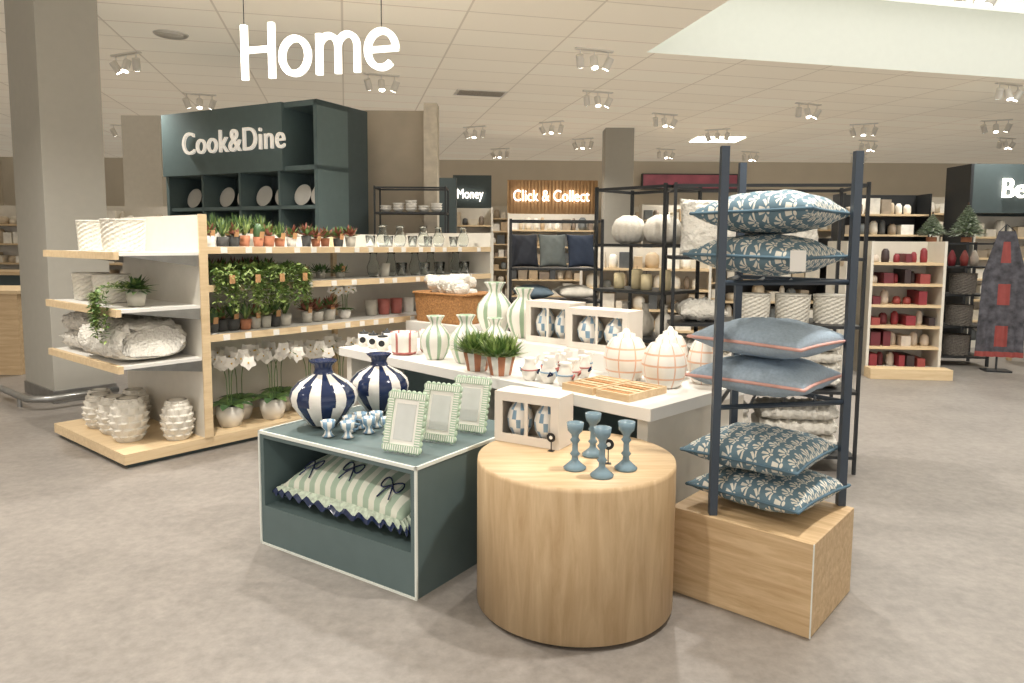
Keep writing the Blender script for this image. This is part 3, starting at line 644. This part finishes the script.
stocked('stocked_low_shelf',.9,9.6,-10,1.7,1.45,5,goods); stocked('stocked_low_shelf',3.0,10.2,0,1.5,1.6,5,goods,frame_m=black)
b=B('white_pillar',(-7.1,13.3,0)); b.box(0,.7,0,.5,0,CZ,cream); b.done()
b=B('dark_counter',(-8.5,10.2,0)); b.box(0,2.2,0,.6,0,1.0,tealdk); b.box(-.05,2.25,-.05,.65,1.0,1.05,oak); b.done()
# right section
b=B('beauty_fascia',(6.65,10.6,0)); b.box(0,5.5,.4,.5,0,2.65,tealdk); b.box(-.02,5.5,-.1,.4,1.98,2.68,tealdk); b.box(-.06,-.02,-.1,.5,0,2.68,black); b.done()
text('beauty_sign','Beauty',(7.02,10.48,2.2),0,.4,glow3,.02,.9,off=-.002)
stocked('stocked_wall_shelf',6.75,10.6,0,2.4,1.95,6,goods,d=.38)
stocked('stocked_wall_shelf',5.1,11.2,0,1.35,2.3,7,goods,frame_m=black)
stocked('candle_gondola',4.1,8.25,-6,.82,1.55,6,reds,d=.45,item=(.06,.11),ih=(.08,.18)); B('gondola_base',(4.07,8.02,0),-6).box(-.02,.86,0,.2,0,.12,oakl).done(.003)
stocked('candle_gondola',3.95,8.25,84,.7,1.55,5,whites,d=.12)
rr=rack('black_shelf_rack',5.1,9.0,-6,.85,.45,1.55,(.12,.5,.9,1.25),t=.03)
for k,(x,z) in enumerate(((.2,.121),(.56,.121),(.2,.501),(.58,.501),(.2,.901),(.6,.901))): woven('knitted_storage_basket',rr(x,.2,z),.15,.26,mat('grey_tweed','#7a746d',.9,var=.5,vs=90))
for k,x in enumerate((.15,.3,.45,.6,.72)): lathe_obj('red_ornament_jar',rr(x,.2,1.251),[(.04,0),(.05,.1),(.03,.16),(.01,.2)],random.choice(reds))
def xtree(name,loc,h,r):
    b=B(name,loc); b.cyl(.06,0,.06,pott,seg=14); b.tube([(0,0,.05),(0,0,h)],.01,soil,6); fr=mat('frosted_needles','#d0d8ca',.8,var=.3,vs=60); fr2=mat('needle_green','#93a386',.8,var=.3,vs=60)
    for k in range(14):
        z=.1+(h-.12)*k/14; rad=r*(1-k/14.5)
        for i in range(26):
            a=i*2*math.pi/26+k*.3
            for s in (.1,.7,1.3): b.leaf((math.cos(a)*rad*s*.4,math.sin(a)*rad*s*.4,z),(math.cos(a),math.sin(a),random.uniform(-.2,.6)),rad*.6,.04,fr if (i+k)%2 else fr2,.15)
    b.done()
xtree('frosted_mini_tree',rr(.2,.22,1.552),.38,.18); xtree('frosted_mini_tree',rr(.62,.22,1.552),.5,.22)
b=B('printed_apron',(5.6,8.6,0),-14); am=mat('apron_print','#54535a',.85,var=.55,vs=12)
N=24; vs=[]; 
for j in range(25):
    z=1.68-1.5*j/24; hw=.09+.12*min(1,j/8)+.05*j/24
    for i in range(N+1): t=-1+2*i/N; vs.append((.24+t*hw,.02*math.sin(i*1.3)*(j/24),z))
def pr(i,j):
    x=(i-12)/3.; y=(j%8)-3.5
    return reds[2] if (abs(x)<1.2 and abs(y)<1.6) or (j in (23,)) else am
b.add(vs,[(j*(N+1)+i,j*(N+1)+i+1,(j+1)*(N+1)+i+1,(j+1)*(N+1)+i) for j in range(24) for i in range(N)],[pr(i,j) for j in range(24) for i in range(N)],True)
b.tube([(.24,.05,0),(.24,.05,1.76)],.012,black,6); b.box(.1,.38,-.05,.15,0,.02,black)
b.tube([(.16,.0,1.68),(.24,.03,1.76),(.32,0,1.68)],.006,black,5)
b.done()
b=B('oak_side_table',(6.5,8.9,0)); b.box(0,1.2,0,.6,.7,.76,oak)
for x in (.05,1.1):
    for y in (.05,.5): b.box(x,x+.05,y,y+.05,0,.7,oak)
b.done(.003)
b=B('oak_counter',(-6.3,7.9,0)); b.box(0,.85,0,.9,0,.9,oak); b.box(-.02,.87,-.02,.92,.9,.94,oakl); b.done(.003)
# ------------------------------------------------------------------ ceiling fittings
def add_light(kind,name,loc,energy,col=(1,.945,.865),**kw):
    l=bpy.data.lights.new(name,kind); l.energy=energy; l.color=col
    for k,v in kw.items(): setattr(l,k,v)
    o=bpy.data.objects.new(name,l); sc.collection.objects.link(o); o.location=loc; return o
lampw=mat('lamp_white','#e6e2da',.5,var=0)
pos=[(-3.75,7.16),(-3.86,9.06),(.75,6.9),(.57,10.9),(-1.42,7.95),(3.76,9.4),(3.2,11.5),(3.1,5.0),(6.1,12.6),(6.9,10.5),(1.0,8.75),(-6.1,11.5),(-.25,14.0),(2.9,13.9),(-1.3,4.8),(-1.5,3.2),(1.0,2.2),(-1.2,.6),(.9,4.4),(-3.2,3.6),(-4.2,1.4),(4.5,2.2),(5.5,8.2)]  # clusters around the camera are out of view, added as fill light
extra=[(-2.6,12.5),(1.2,12.6),(4.6,14.2),(6.8,14.4),(-.6,11.4),(2.1,10.2),(-2.2,10.4),(5.2,10.9),(-7.5,9.2),(8.2,12.2)]
for k,(x,y) in enumerate(pos+extra):
    x*=K; y*=K
    b=B('ceiling_spotlight_cluster',(x,y,CZ),20 if k%3 else -25); b.box(-.24,.24,-.03,.03,-.02,-.001,lampw)
    for j,(dx,tl) in enumerate(((-.18,25),(0,-20),(.18,18))):
        b.at(dx,0,0); b.cyl(.008,-.08,-.02,lampw,seg=6); b.at(dx,0,-.15,rx=tl,ry=(j-1)*20); b.cyl(.045,-.07,.07,lampw,seg=16); b.cyl(.038,-.073,-.0701,glow2,seg=16)
    b.at(); b.done()
    if k<len(pos): add_light('SPOT','spot_lamp',(x,y,CZ-.27),290 if y<8 else 230,spot_size=R(135),spot_blend=1.0,shadow_soft_size=.08)
b=B('ceiling_vent',(-.4*K,8.9*K,CZ),13); b.box(-.38,.38,-.2,.2,-.012,-.001,lampw)
for k in range(7): b.box(-.34,.34,-.17+k*.05,-.15+k*.05,-.016,-.012,mat('vent_dark','#a39c90',.7))
b.done()
b=B('ceiling_diffuser',(-3.0*K,6.5*K,CZ)); b.lathe([(.17,-.015),(.18,-.001)],lampw,24); b.lathe([(.12,-.022),(.13,-.015)],lampw,24); b.done()
B('ceiling_light_panel',(3.5*K,12.6*K,CZ)).box(-.5,.5,-.38,.38,-.02,-.001,mat('panel_glow','#fffbe8',.5,emit=4,var=0)).done()
o=add_light('AREA','coffer_lamp',(cf(4,-2.9)[0],cf(4,-2.9)[1],CZ+.8),80,(1,.99,.96),shape='RECTANGLE',size=7.6,size_y=5.2); o.rotation_euler=(0,0,R(13))
w=bpy.data.worlds.new('world'); sc.world=w; w.use_nodes=True; bg=w.node_tree.nodes['Background']; bg.inputs[0].default_value=(1,.96,.91,1); bg.inputs[1].default_value=1.15
sc.view_settings.view_transform='Standard'; sc.view_settings.exposure=.2
